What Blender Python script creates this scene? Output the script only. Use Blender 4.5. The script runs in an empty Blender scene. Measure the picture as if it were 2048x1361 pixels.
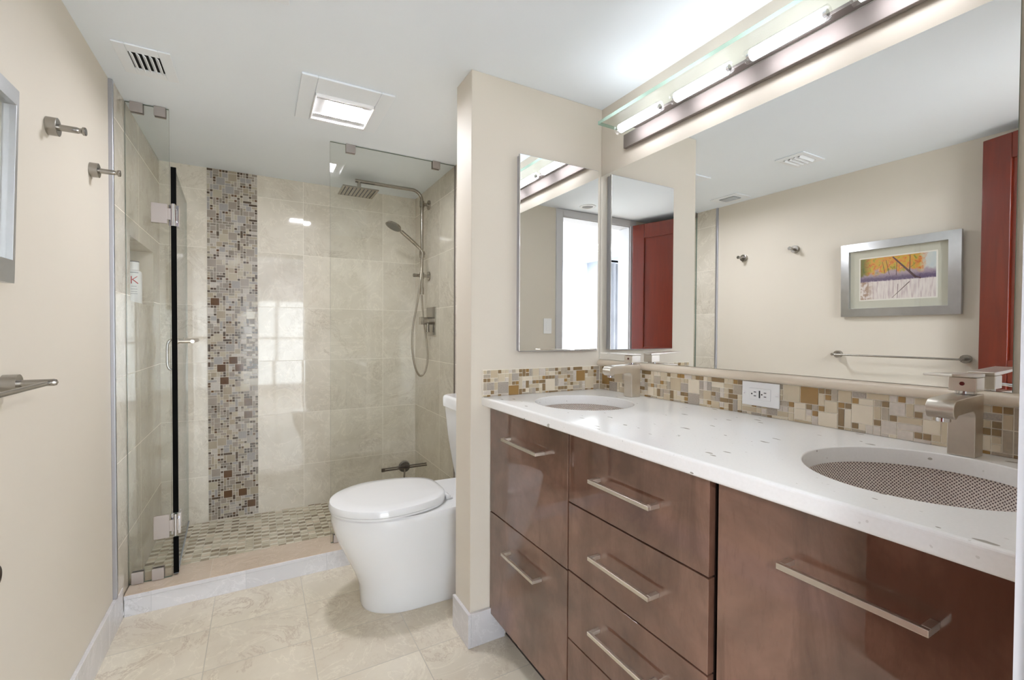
import bpy, bmesh, math, random
from mathutils import Vector, Matrix
random.seed(7)
PI = math.pi
scene = bpy.context.scene
COL = scene.collection

# ------------------------------------------------------------------ camera
CAM = Vector((0.4878, 0.0, 1.1508))
YAW, PITCH, ROLL, FPX = 0.5099, -0.0168, 0.0051, 906.43
f0 = Vector((math.sin(YAW), math.cos(YAW), 0)); r0 = Vector((math.cos(YAW), -math.sin(YAW), 0)); z0 = Vector((0, 0, 1))
fwd = math.cos(PITCH)*f0 + math.sin(PITCH)*z0
up1 = -math.sin(PITCH)*f0 + math.cos(PITCH)*z0
rgt = math.cos(ROLL)*r0 + math.sin(ROLL)*up1
upv = -math.sin(ROLL)*r0 + math.cos(ROLL)*up1
cam_d = bpy.data.cameras.new('camera'); cam = bpy.data.objects.new('camera', cam_d); COL.objects.link(cam)
M = Matrix((rgt, upv, -fwd)).transposed().to_4x4(); M.translation = CAM
cam.matrix_world = M
cam_d.sensor_width = 36; cam_d.lens = FPX/2048*36; cam_d.clip_start = 0.01
scene.camera = cam

# ------------------------------------------------------------------ world, lights, exposure
w = bpy.data.worlds.new('daylight'); scene.world = w; w.use_nodes = True
wn = w.node_tree.nodes; wn['Background'].inputs[0].default_value = (0.86, 0.93, 1.0, 1); wn['Background'].inputs[1].default_value = 3.2
scene.view_settings.view_transform = 'Standard'; scene.view_settings.look = 'None'
scene.view_settings.gamma = 1; scene.view_settings.use_curve_mapping = False
scene.view_settings.exposure = 1.85
scene.cycles.max_bounces = 14; scene.cycles.diffuse_bounces = 6; scene.cycles.glossy_bounces = 8
scene.cycles.transparent_max_bounces = 24; scene.cycles.transmission_bounces = 8
scene.cycles.caustics_reflective = True; scene.cycles.caustics_refractive = True
scene.cycles.sample_clamp_indirect = 6.0
scene.cycles.blur_glossy = 0.3
scene.cycles.denoising_prefilter = 'ACCURATE'

def area(name, loc, rot, sx, sy, power, col, spread=PI, glossy=True):
    d = bpy.data.lights.new(name, 'AREA'); d.shape = 'RECTANGLE'; d.size = sx; d.size_y = sy
    d.energy = power; d.color = col; d.spread = spread
    o = bpy.data.objects.new(name, d); COL.objects.link(o); o.location = loc; o.rotation_euler = rot
    return o
TUBE_E = 4.3      # emission of the vanity tubes
LENS_E = 60.0      # emission of the ceiling lens
# daylight through the bedroom window behind the camera, and two added fill lights in the unseen bedroom, brightening the bathroom
area('window_daylight', (0.9, -3.78, 1.0), (-PI/2, 0, 0), 3.0, 1.8, 330, (0.85, 0.92, 1.0))
area('bedroom_fill_light', (-1.3, -2.3, 2.40), (0, 0, 0), 0.5, 0.5, 48, (0.93, 0.96, 1.0))
area('bedroom_fill_light', (2.1, -2.3, 2.40), (0, 0, 0), 0.5, 0.5, 34, (0.93, 0.96, 1.0))

# ------------------------------------------------------------------ dimensions
W = 1.760; CEIL = 2.094; YT = 2.239; BH = 0.1245; YC = 2.323; CH = 0.087; D = 3.160; ZM = 0.034
P = 1.503; SX = 1.158; PT = 0.140; MT = 1.811; MB = 1.0395; CF = 1.2015; CT = 0.9135; XF = 1.237; XR = 1.464
YG = 2.41; FRONT = 0.10; T = 0.010

# ------------------------------------------------------------------ node helpers
class NT:
    def __init__(s, name):
        s.m = bpy.data.materials.new(name); s.m.use_nodes = True; s.t = s.m.node_tree; s.n = s.t.nodes; s.l = s.t.links
        s.b = s.n['Principled BSDF']; s.out = s.n['Material Output']
    def node(s, typ, **k):
        n = s.n.new(typ)
        for a, v in k.items(): setattr(n, a, v)
        return n
    def set(s, sock, v):
        if hasattr(v, 'is_output') or isinstance(v, bpy.types.NodeSocket): s.l.new(v, sock)
        else: sock.default_value = v
    def math(s, op, a, b=None, c=None):
        n = s.node('ShaderNodeMath', operation=op); s.set(n.inputs[0], a)
        if b is not None: s.set(n.inputs[1], b)
        if c is not None: s.set(n.inputs[2], c)
        return n.outputs[0]
    def mix(s, f, a, b):
        n = s.node('ShaderNodeMix', data_type='RGBA'); s.set(n.inputs[0], f)
        s.set(n.inputs[6], a if not isinstance(a, tuple) else rgb(a)); s.set(n.inputs[7], b if not isinstance(b, tuple) else rgb(b))
        return n.outputs[2]
    def mixf(s, f, a, b):
        n = s.node('ShaderNodeMix', data_type='FLOAT'); s.set(n.inputs[0], f); s.set(n.inputs[2], a); s.set(n.inputs[3], b); return n.outputs[0]
    def noise(s, vec, scale, detail=4, rough=.5, dist=0.):
        n = s.node('ShaderNodeTexNoise'); s.l.new(vec, n.inputs['Vector']); n.inputs['Scale'].default_value = scale
        n.inputs['Detail'].default_value = detail; n.inputs['Roughness'].default_value = rough; n.inputs['Distortion'].default_value = dist
        return n.outputs['Fac']
    def ramp(s, f, stops, interp='LINEAR'):
        n = s.node('ShaderNodeValToRGB'); s.l.new(f, n.inputs[0]); cr = n.color_ramp; cr.interpolation = interp
        while len(cr.elements) < len(stops): cr.elements.new(.5)
        for e, (p, c) in zip(cr.elements, stops): e.position = p; e.color = rgb(c) if isinstance(c, tuple) else (c, c, c, 1)
        return n.outputs[0]
    def pos(s):
        g = s.node('ShaderNodeNewGeometry'); return g.outputs['Position']
    def xyz(s, v):
        n = s.node('ShaderNodeSeparateXYZ'); s.l.new(v, n.inputs[0]); return n.outputs
    def comb(s, x, y, z=0.):
        n = s.node('ShaderNodeCombineXYZ'); s.set(n.inputs[0], x); s.set(n.inputs[1], y); s.set(n.inputs[2], z); return n.outputs[0]
    def bump(s, h, strength=.2, dist=.01):
        n = s.node('ShaderNodeBump'); n.inputs['Strength'].default_value = strength; n.inputs['Distance'].default_value = dist
        s.l.new(h, n.inputs['Height']); s.l.new(n.outputs[0], s.b.inputs['Normal'])
    def P(s, **k):
        for a, v in k.items():
            key = {'col': 'Base Color', 'rough': 'Roughness', 'metal': 'Metallic', 'coat': 'Coat Weight', 'spec': 'Specular IOR Level',
                   'coatr': 'Coat Roughness', 'emis': 'Emission Color', 'emstr': 'Emission Strength', 'trans': 'Transmission Weight', 'ior': 'IOR'}[a]
            s.set(s.b.inputs[key], rgb(v) if isinstance(v, tuple) else v)
        return s

def lin(c):
    return c/12.92 if c <= .04045 else ((c+.055)/1.055)**2.4
def rgb(c):
    """display colours given as 0-255 triples -> linear"""
    if len(c) == 4: return c
    return (lin(c[0]/255), lin(c[1]/255), lin(c[2]/255), 1)

MATS = {}
def simple(name, col, rough=.5, metal=0., noise=0.04, nscale=8., **k):
    if name in MATS: return MATS[name]
    t = NT(name); p = t.pos(); n = t.noise(p, nscale, 3)
    a = tuple(max(0, c*(1-noise)) for c in col); b = tuple(min(255, c*(1+noise)) for c in col)
    t.P(col=t.mix(n, a, b), rough=rough, metal=metal, **k); MATS[name] = t.m
    return t.m

def paint(name, col, rough=.55):
    t = NT(name); p = t.pos()
    n = t.noise(p, 1.6, 3); a = tuple(c*.985 for c in col); b = tuple(min(255, c*1.012) for c in col)
    t.P(col=t.mix(n, a, b), rough=rough, spec=.3); t.bump(t.noise(p, 180, 2), .05, .002)
    return t.m

def marble_tile(name, axes, tw, th, ou, ov, base, cloud, vein, grout, rough=.10, gw=.0012, vein_amt=.55, seed=0., coat=0.):
    """polished stone tile; axes: two of 'xyz' for the tile plane"""
    t = NT(name); p = t.pos(); X = t.xyz(p)
    u = X['xyz'.index(axes[0])]; v = X['xyz'.index(axes[1])]
    us = t.math('DIVIDE', t.math('SUBTRACT', u, ou), tw); vs = t.math('DIVIDE', t.math('SUBTRACT', v, ov), th)
    iu = t.math('FLOOR', us); iv = t.math('FLOOR', vs)
    fu = t.math('ABSOLUTE', t.math('SUBTRACT', t.math('FRACT', us), .5)); fv = t.math('ABSOLUTE', t.math('SUBTRACT', t.math('FRACT', vs), .5))
    g = t.math('MAXIMUM', t.math('GREATER_THAN', fu, .5-gw/tw), t.math('GREATER_THAN', fv, .5-gw/th))
    wn_ = t.node('ShaderNodeTexWhiteNoise'); wn_.noise_dimensions = '3D'; t.l.new(t.comb(iu, iv, seed), wn_.inputs['Vector'])
    rnd = wn_.outputs['Color']; rv = wn_.outputs['Value']
    off = t.node('ShaderNodeVectorMath', operation='MULTIPLY_ADD'); t.l.new(rnd, off.inputs[0]); off.inputs[1].default_value = (7, 7, 7); t.l.new(p, off.inputs[2])
    q = off.outputs[0]
    c1 = t.noise(q, 2.6, 5, .6, .4)
    c = t.mix(t.ramp(c1, [(.32, 0.), (.68, 1.)]), base, cloud)
    vn = t.noise(q, 3.6, 10, .74, .7)
    vm = t.ramp(t.math('ABSOLUTE', t.math('SUBTRACT', vn, .5)), [(0., 1.), (.008, .3), (.022, 0.)])
    patch = t.ramp(t.noise(q, 3.0, 3), [(.40, 0.), (.68, 1.)])
    c = t.mix(t.math('MULTIPLY', t.math('MULTIPLY', vm, patch), vein_amt), c, vein)
    lv = t.noise(q, 4.5, 8, .65, 1.4)
    lm = t.ramp(t.math('ABSOLUTE', t.math('SUBTRACT', lv, .5)), [(0., 1.), (.006, .3), (.02, 0.)])
    light = tuple(min(255, k*1.12) for k in base)
    c = t.mix(t.math('MULTIPLY', lm, .4), c, light)
    hv = t.node('ShaderNodeHueSaturation'); t.l.new(c, hv.inputs['Color']); t.l.new(t.math('MULTIPLY_ADD', rv, .06, .97), hv.inputs['Value'])
    c = t.mix(g, hv.outputs[0], grout)
    t.P(col=c, rough=t.mixf(g, rough, .6), coat=coat, coatr=.03, spec=.55)
    b = t.node('ShaderNodeBump'); b.inputs['Strength'].default_value = .35; b.inputs['Distance'].default_value = .001
    t.l.new(t.math('SUBTRACT', 1., g), b.inputs['Height'])
    # slight lippage: every tile leans by a fraction of a degree
    nm = t.node('ShaderNodeVectorMath', operation='SUBTRACT'); t.l.new(rnd, nm.inputs[0]); nm.inputs[1].default_value = (.5, .5, .5)
    ns = t.node('ShaderNodeVectorMath', operation='MULTIPLY_ADD'); t.l.new(nm.outputs[0], ns.inputs[0]); ns.inputs[1].default_value = (.008, .008, .008); t.l.new(b.outputs[0], ns.inputs[2])
    nn = t.node('ShaderNodeVectorMath', operation='NORMALIZE'); t.l.new(ns.outputs[0], nn.inputs[0])
    t.l.new(nn.outputs[0], t.b.inputs['Normal'])
    return t.m

def glass_pane(name, tint=(0.968, 0.974, 0.962, 1), refl=1.0):
    """thin clear glass: fresnel reflection over tinted clear transmission"""
    t = NT(name); t.n.remove(t.b)
    tr = t.node('ShaderNodeBsdfTransparent'); tr.inputs[0].default_value = tint
    gl = t.node('ShaderNodeBsdfGlossy'); gl.inputs['Roughness'].default_value = .0
    fr = t.node('ShaderNodeFresnel'); geo = t.node('ShaderNodeNewGeometry')
    t.l.new(t.mixf(geo.outputs['Backfacing'], 1.5, 1/1.5), fr.inputs['IOR'])
    f = t.math('MULTIPLY', fr.outputs[0], refl)
    mx = t.node('ShaderNodeMixShader'); t.l.new(f, mx.inputs[0]); t.l.new(tr.outputs[0], mx.inputs[1]); t.l.new(gl.outputs[0], mx.inputs[2])
    t.l.new(mx.outputs[0], t.out.inputs[0]); return t.m

def emitter(name, col, strength):
    t = NT(name); t.n.remove(t.b); e = t.node('ShaderNodeEmission'); e.inputs[0].default_value = rgb(col); e.inputs[1].default_value = strength
    t.l.new(e.outputs[0], t.out.inputs[0]); return t.m

# ------------------------------------------------------------------ materials
M_WALL = paint('beige_paint', (220, 212, 198))
M_CEIL = paint('white_ceiling_paint', (240, 247, 255), .8)
M_WHITE = simple('white_enamel', (228, 229, 230), .35, noise=.01)
M_PLASTIC = simple('white_plastic', (242, 242, 242), .3, noise=.003)
M_PORC = simple('white_porcelain', (236, 237, 238), .07, noise=.004, coat=.6, coatr=.03)
TB, TC, TV, TG = (228, 221, 208), (206, 198, 182), (156, 138, 116), (236, 230, 218)
M_TILE_B = marble_tile('marble_tile_back', 'xz', .4975, .3325, .7375, .302, TB, TC, TV, TG, .04, seed=1.)
M_TILE_L = marble_tile('marble_tile_side', 'yz', .4975, .3325, 2.662, .302, TB, TC, TV, TG, .04, seed=2.)
M_FLOOR = marble_tile('marble_floor_tile', 'xy', .335, .250, .320, .073, (230, 221, 203), (212, 201, 182), (146, 108, 84), (190, 182, 167), .16, gw=.0015, vein_amt=.45, seed=3.)
M_BASE = marble_tile('marble_baseboard', 'xy', .335, .335, .10, .12, (224, 222, 223), (210, 208, 210), (150, 148, 146), (198, 198, 200), .12, seed=4., vein_amt=.4)
M_CURBTOP = marble_tile('curb_top_stone', 'xy', .61, 9., .30, 0., (212, 196, 178), (198, 180, 160), (172, 148, 126), (196, 184, 168), .14, seed=5.)
M_NICKEL = simple('brushed_nickel', (222, 215, 204), .34, 1., noise=.03, nscale=60)
M_NICKELD = simple('satin_nickel_plate', (150, 142, 138), .6, 1., noise=.02, nscale=30)
M_HOOK = simple('brushed_steel', (164, 160, 154), .26, 1., noise=.03, nscale=60)
M_CLIP = simple('satin_clip_nickel', (184, 176, 172), .4, 1., noise=.02)
M_CHROME = simple('polished_chrome', (215, 215, 218), .08, 1., noise=.01)
M_SATIN = simple('satin_silver_frame', (196, 197, 198), .36, 1., noise=.04, nscale=25)
M_SHOWERM = simple('shower_nickel', (160, 153, 142), .2, 1., noise=.03)
M_ALU = simple('aluminium_trim', (190, 192, 200), .3, .9, noise=.02)
M_BLACK = simple('black_rubber', (8, 8, 8), .6, noise=.1, spec=.05)
M_DARK = simple('dark_void', (18, 16, 15), .8, noise=.1)
M_GLASS = glass_pane('clear_shower_glass')
M_EDGE = simple('glass_edge_green', (112, 132, 122), .12, 0., noise=.05, nscale=4)
M_MIRROR = NT('mirror_silvering').P(col=(0.945, 0.955, 0.95, 1), metal=1., rough=.0).m
M_TUBE = emitter('frosted_tube_glow', (247, 247, 255), TUBE_E)
M_LENS = emitter('fan_lens_glow', (246, 247, 255), LENS_E)

def _quartz():
    t = NT('white_quartz'); p = t.pos()
    nz = t.node('ShaderNodeTexNoise'); t.l.new(p, nz.inputs[0]); nz.inputs['Scale'].default_value = 30
    wv = t.node('ShaderNodeVectorMath', operation='MULTIPLY_ADD'); t.l.new(nz.outputs['Color'], wv.inputs[0]); wv.inputs[1].default_value = (.014, .014, .014); t.l.new(p, wv.inputs[2])
    def chips(scale, thr, size, sc):
        mp = t.node('ShaderNodeMapping'); t.l.new(wv.outputs[0], mp.inputs[0]); mp.inputs['Scale'].default_value = sc; mp.inputs['Rotation'].default_value = (.3, .2, .7*scale)
        v = t.node('ShaderNodeTexVoronoi'); t.l.new(mp.outputs[0], v.inputs['Vector']); v.inputs['Scale'].default_value = scale
        X = t.xyz(v.outputs['Color'])
        return t.math('MULTIPLY', t.math('LESS_THAN', v.outputs['Distance'], size), t.math('GREATER_THAN', X[0], thr))
    a = chips(42, .90, .22, (1.2, .5, 1.)); b = chips(60, .93, .16, (1.5, .6, 1.2)); d = chips(110, .93, .2, (1., 1., 1.))
    base = t.mix(t.noise(p, 220, 3), (242, 242, 240), (250, 250, 249))
    c = t.mix(t.math('MULTIPLY', a, .75), base, (150, 146, 134)); c = t.mix(t.math('MULTIPLY', b, .8), c, (118, 112, 98)); c = t.mix(t.math('MULTIPLY', d, .35), c, (190, 188, 180))
    t.P(col=c, rough=.22, spec=.5); return t.m
M_QUARTZ = _quartz()

def _veneer():
    t = NT('brown_lacquered_veneer'); p = t.pos()
    mp = t.node('ShaderNodeMapping'); t.l.new(p, mp.inputs[0]); mp.inputs['Scale'].default_value = (6, 6, 1.3)
    g = t.noise(mp.outputs[0], 2.2, 8, .65, .5); m = t.noise(p, 4.5, 5, .6, .3)
    c = t.mix(t.ramp(m, [(.36, 0.), (.66, 1.)]), (88, 60, 46), (130, 94, 77))
    c = t.mix(t.math('MULTIPLY', t.ramp(g, [(.5, 0.), (.68, 1.)]), .65), c, (82, 54, 39))
    fi = t.noise(mp.outputs[0], 22, 4, .6)
    c = t.mix(t.math('MULTIPLY', t.ramp(fi, [(.55, 0.), (.8, 1.)]), .25), c, (70, 46, 34))
    t.P(col=c, rough=.45, coat=1., coatr=.0, spec=.15); t.b.inputs['Coat IOR'].default_value = 1.8; return t.m
M_VENEER = _veneer()

def _redwood():
    t = NT('red_cherry_wood'); p = t.pos()
    mp = t.node('ShaderNodeMapping'); t.l.new(p, mp.inputs[0]); mp.inputs['Scale'].default_value = (14, 14, 1.2)
    g = t.noise(mp.outputs[0], 3, 7, .6, .6)
    t.P(col=t.mix(g, (90, 26, 11), (130, 44, 20)), rough=.3, coat=.4, coatr=.1); return t.m
M_RED = _redwood()

def _wovensink():
    t = NT('woven_metallic_mosaic'); uv = t.node('ShaderNodeUVMap')
    v = t.node('ShaderNodeTexVoronoi'); v.inputs['Randomness'].default_value = .12; v.inputs['Scale'].default_value = 1.0; v.voronoi_dimensions = '2D'
    mp = t.node('ShaderNodeMapping'); t.l.new(uv.outputs[0], mp.inputs[0]); mp.inputs['Rotation'].default_value = (0, 0, PI/4); t.l.new(mp.outputs[0], v.inputs['Vector'])
    m = t.ramp(v.outputs['Distance'], [(.22, 1.), (.42, 0.)])
    c = t.mix(m, (246, 236, 227), (112, 94, 90))
    t.P(col=c, rough=.3, metal=.0); t.bump(t.math('SUBTRACT', 1., m), .7, .002); return t.m
M_SINK = _wovensink()

# ------------------------------------------------------------------ mesh helpers
def bm_obj(name, bm, mats, parent=None, loc=None, smooth=False, bevel=0, seg=2, subsurf=0, autosmooth=None):
    bmesh.ops.recalc_face_normals(bm, faces=bm.faces)
    for e_ in bm.edges:
        if len(e_.link_faces) == 2 and e_.calc_face_angle(0) > math.radians(38): e_.smooth = False
    me = bpy.data.meshes.new(name); bm.to_mesh(me); bm.free()
    if not isinstance(mats, (list, tuple)): mats = [mats]
    for m in mats: me.materials.append(m)
    o = bpy.data.objects.new(name, me); COL.objects.link(o)
    if parent is not None:
        o.parent = parent; o.matrix_parent_inverse = parent.matrix_world.inverted() if False else Matrix.Translation(-parent.location) if parent.rotation_euler.x == parent.rotation_euler.y == parent.rotation_euler.z == 0 else parent.matrix_basis.inverted()
    if smooth:
        for p_ in me.polygons: p_.use_smooth = True
    if bevel:
        b = o.modifiers.new('bevel', 'BEVEL'); b.width = bevel; b.segments = seg; b.limit_method = 'ANGLE'; b.angle_limit = math.radians(40)
        for p_ in me.polygons: p_.use_smooth = True
        b.harden_normals = True
    if subsurf:
        s_ = o.modifiers.new('subsurf', 'SUBSURF'); s_.levels = subsurf; s_.render_levels = subsurf
    return o
def B(): return bmesh.new()
def box(bm, x0, x1, y0, y1, z0_, z1_, mi=0):
    vs = [bm.verts.new((x, y, z)) for x in (x0, x1) for y in (y0, y1) for z in (z0_, z1_)]
    fs = [(0, 1, 3, 2), (4, 6, 7, 5), (0, 4, 5, 1), (2, 3, 7, 6), (0, 2, 6, 4), (1, 5, 7, 3)]
    out = []
    for f in fs:
        fc = bm.faces.new([vs[i] for i in f]); fc.material_index = mi; out.append(fc)
    return vs, out
def frame_of(d):
    d = Vector(d).normalized(); a = Vector((0, 0, 1)) if abs(d.z) < .9 else Vector((1, 0, 0))
    u = d.cross(a).normalized(); v = d.cross(u).normalized(); return d, u, v
def cyl(bm, a, b, r, r2=None, n=32, caps=True, mi=0):
    a, b = Vector(a), Vector(b); r2 = r if r2 is None else r2; d, u, v = frame_of(b-a)
    A = [bm.verts.new(a+(u*math.cos(2*PI*i/n)+v*math.sin(2*PI*i/n))*r) for i in range(n)]
    Bv = [bm.verts.new(b+(u*math.cos(2*PI*i/n)+v*math.sin(2*PI*i/n))*r2) for i in range(n)]
    for i in range(n):
        f = bm.faces.new((A[i], A[(i+1) % n], Bv[(i+1) % n], Bv[i])); f.smooth = True; f.material_index = mi
    if caps:
        for L in (A, Bv):
            f = bm.faces.new(L); f.material_index = mi
def tube(bm, pts, r, n=16, mi=0, closed_caps=True):
    pts = [Vector(p) for p in pts]; rs = r if isinstance(r, (list, tuple)) else [r]*len(pts)
    rings = []; u = None
    for i, p in enumerate(pts):
        d = (pts[min(i+1, len(pts)-1)]-pts[max(i-1, 0)]).normalized()
        if u is None: _, u, v = frame_of(d)
        u = (u-d*u.dot(d)).normalized(); v = d.cross(u)
        rings.append([bm.verts.new(p+(u*math.cos(2*PI*k/n)+v*math.sin(2*PI*k/n))*rs[i]) for k in range(n)])
    for a, b in zip(rings, rings[1:]):
        for k in range(n):
            f = bm.faces.new((a[k], a[(k+1) % n], b[(k+1) % n], b[k])); f.smooth = True; f.material_index = mi
    if closed_caps: bm.faces.new(rings[0]); bm.faces.new(rings[-1])
def smooth_path(pts, k=6):
    pts = [Vector(p) for p in pts]; out = []
    for i in range(len(pts)-1):
        p0, p1, p2, p3 = pts[max(i-1, 0)], pts[i], pts[i+1], pts[min(i+2, len(pts)-1)]
        for j in range(k):
            t = j/k; out.append(.5*((2*p1)+(-p0+p2)*t+(2*p0-5*p1+4*p2-p3)*t*t+(-p0+3*p1-3*p2+p3)*t**3))
    out.append(pts[-1]); return out
def prism(bm, poly, axis, a, b, mi=0):
    """poly: list of 2D points in the plane perpendicular to axis"""
    def mk(p, t):
        if axis == 'y': return (p[0], t, p[1])
        if axis == 'x': return (t, p[0], p[1])
        return (p[0], p[1], t)
    A = [bm.verts.new(mk(p, a)) for p in poly]; Bv = [bm.verts.new(mk(p, b)) for p in poly]; n = len(poly)
    bm.faces.new(A).material_index = mi; bm.faces.new(Bv).material_index = mi
    for i in range(n): bm.faces.new((A[i], A[(i+1) % n], Bv[(i+1) % n], Bv[i])).material_index = mi
def loft(bm, rings, caps=True, smooth=True):
    R = [[bm.verts.new(p) for p in r] for r in rings]; n = len(R[0])
    for a, b in zip(R, R[1:]):
        for k in range(n):
            f = bm.faces.new((a[k], a[(k+1) % n], b[(k+1) % n], b[k])); f.smooth = smooth
    if caps: bm.faces.new(R[0]); bm.faces.new(R[-1])
    return R
def group(name, label, cat, loc, grp=None, rot=None):
    o = bpy.data.objects.new(name, None); COL.objects.link(o); o.location = loc; o.empty_display_size = .05
    if rot: o.rotation_euler = rot
    o['label'] = label; o['category'] = cat
    if grp: o['group'] = grp
    return o
def tag(o, label, cat, grp=None):
    o['label'] = label; o['category'] = cat
    if grp: o['group'] = grp
    return o
def struct(name, bm, mats, **k):
    o = bm_obj(name, bm, mats, **k); o['kind'] = 'structure'; return o

# ================================================================== THE ROOM
b = B(); box(b, -.1, XR+.08, FRONT-.16, YC+.02, -.10, 0); box(b, XR+.08, W+.1, FRONT-.16, P+.05, -.10, 0); struct('floor', b, M_FLOOR)
b = B(); box(b, -.1, W+.1, FRONT-.03, D+.1, CEIL, CEIL+.1); struct('ceiling', b, M_CEIL)
# left wall: painted part, then tiled part with a niche
b = B(); box(b, -.12, 0, FRONT-.13, YT, 0, CEIL); struct('wall_left', b, M_WALL)
NY0, NY1, NZ0, NZ1, ND = 2.490, 2.985, 1.277, 1.558, .095
b = B()
box(b, -.12, T, YT+.0005, NY0, 0, CEIL); box(b, -.12, T, NY1, D, 0, CEIL)
box(b, -.12, T, NY0, NY1, 0, NZ0); box(b, -.12, T, NY0, NY1, NZ1, CEIL); box(b, -.13, -ND, NY0-.01, NY1+.01, NZ0-.01, NZ1+.01)
struct('wall_shower_left', b, M_TILE_L)
b = B(); box(b, -.12, XR+.1, D, D+.1, 0, CEIL); struct('wall_back', b, M_TILE_B)
b = B(); box(b, XR, XR+.1, YG-.10, D, 0, CEIL); struct('wall_shower_right', b, M_TILE_L)
b = B(); box(b, XR, XR+.1, P+PT, YG-.10, 0, CEIL); struct('wall_alcove', b, M_WALL)
b = B(); box(b, W, W+.1, FRONT-.13, P+PT, 0, CEIL); struct('wall_right', b, M_WALL)
b = B(); box(b, SX, W, P, P+PT, 0, CEIL); struct('wall_partition', b, M_WALL, bevel=.003)
# wall with the doorway the photo is taken from
DX0, DX1, DH = .30, .998, 2.045
b = B(); box(b, -.02, DX0, FRONT-.12, FRONT, 0, CEIL); box(b, DX1, W, FRONT-.12, FRONT, 0, CEIL); box(b, DX0, DX1, FRONT-.12, FRONT, DH, CEIL)
struct('wall_front', b, M_WALL)
b = B(); cw, ct = .055, .012
box(b, DX0-cw, DX0+.004, FRONT, FRONT+ct, 0, DH+.045); box(b, DX1-.004, DX1+cw, FRONT, FRONT+ct, 0, DH+.045); box(b, DX0, DX1, FRONT, FRONT+ct, DH-.004, DH+.045)
box(b, DX0, DX0+.012, FRONT-.121, FRONT, 0, DH); box(b, DX1-.012, DX1, FRONT-.121, FRONT, 0, DH); box(b, DX0, DX1, FRONT-.121, FRONT, DH-.012, DH)
struct('trim_1', b, simple('door_casing_paint', (206, 206, 208), .5, noise=.01))
# metal tile trim on the left wall
b = B(); box(b, -.001, T+.004, YT-.012, YT+.004, BH, CEIL-.001); struct('trim_2', b, M_ALU, bevel=.003)
# baseboards
b = B(); box(b, 0, .012, FRONT, YC, 0, BH); struct('baseboard_left', b, M_BASE, bevel=.0015)
b = B(); box(b, SX-.012, SX, P-.012, P+PT+.0, 0, BH); box(b, SX, XF+.06, P-.012, P, 0, BH); struct('baseboard_partition', b, M_BASE, bevel=.0015)
# shower curb and floor
b = B(); box(b, .0125, XR, YC, YG+.09, -.05, CH-.018, 0); box(b, .0125, XR, YC-.004, YG+.10, CH-.018, CH, 1)
for f in b.faces:
    c_ = f.calc_center_median()
    if abs(c_.y-(YC-.004)) < .001: f.material_index = 0
curb = struct('trim_3', b, [M_BASE, M_CURBTOP], bevel=.003); curb['label'] = 'pale marble shower curb with tan stone top'
b = B(); box(b, T, XR, YG+.09, D, -.06, ZM-.002); struct('floor_shower', b, simple('floor_grout', (186, 180, 160), .6))

def mosaic_mats(prefix, defs):
    out = []
    for i, (c, r, n, sc) in enumerate(defs):
        out.append(simple(prefix+'_%s' % 'abcdefghijklm'[i], c, r, noise=n, nscale=sc))
    return out
# shower floor mosaic, staggered columns
fm = mosaic_mats('pebble_floor_tile', [((222, 216, 198), .18, .06, 40), ((200, 192, 170), .2, .08, 40), ((166, 154, 132), .22, .1, 40), ((140, 126, 106), .22, .1, 40), ((210, 196, 174), .2, .06, 40)])
b = B(); rr = random.Random(3); pw, ph = .0375, .0245; i = 0; x = T+.002
while x < XR-.004:
    yy = YG+.10 - (ph*.5 if i % 2 else 0)
    k = 0
    while yy < D-.002:
        y0_, y1_ = max(yy, YG+.10), min(yy+ph-.0028, D-.001)
        if y1_-y0_ > .005:
            mi = rr.choice([0, 0, 0, 1]) if (k+i//2*1) % 2 else rr.choice([2, 3, 2, 1, 4])
            box(b, x, min(x+pw-.0028, XR-.001), y0_, y1_, ZM-.0025, ZM+rr.uniform(0, .0006), mi)
        yy += ph; k += 1
    x += pw; i += 1
mo = tag(bm_obj('shower_floor_mosaic', b, fm), 'small checkered beige and brown mosaic tiles covering the shower floor', 'mosaic floor')

# random rectangle mosaic --------------------------------------------
mm = mosaic_mats('mosaic_tile', [((224, 212, 190), .10, .03, 30), ((210, 196, 170), .10, .03, 30), ((198, 182, 154), .12, .03, 30), ((176, 164, 146), .3, .10, 160),
                                 ((164, 154, 142), .55, .22, 300), ((160, 126, 76), .12, .05, 20), ((142, 118, 84), .15, .06, 60), ((206, 196, 184), .35, .08, 120)])
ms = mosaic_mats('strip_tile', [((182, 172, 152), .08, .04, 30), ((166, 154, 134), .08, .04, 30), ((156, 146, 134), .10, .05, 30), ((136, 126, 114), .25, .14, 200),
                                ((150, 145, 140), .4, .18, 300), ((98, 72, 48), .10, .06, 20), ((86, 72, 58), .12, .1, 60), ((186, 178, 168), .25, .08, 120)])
M_GROUT = simple('cream_grout', (244, 238, 224), .8, noise=.02)
def pack(nu, nv, rng, big=.055):
    occ = [[False]*nv for _ in range(nu)]; out = []
    cells = [(i, j) for i in range(nu) for j in range(nv)]
    def fits(i, j, a, c): return i+a <= nu and j+c <= nv and not any(occ[x][y] for x in range(i, i+a) for y in range(j, j+c))
    def put(i, j, a, c):
        for x in range(i, i+a):
            for y in range(j, j+c): occ[x][y] = True
        out.append((i, j, a, c))
    rng.shuffle(cells)
    tgt = [((3, 3), int(nu*nv*.022)), ((2, 2), int(nu*nv*.042)), ((3, 1), int(nu*nv*.02)), ((1, 3), int(nu*nv*.02)), ((2, 1), int(nu*nv*.065)), ((1, 2), int(nu*nv*.065))]
    for (a, c), n in tgt:
        rng.shuffle(cells)
        for (i, j) in cells:
            if n <= 0: break
            if fits(i, j, a, c): put(i, j, a, c); n -= 1
    for (i, j) in cells:
        if not occ[i][j]: put(i, j, 1, 1)
    return out
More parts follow.
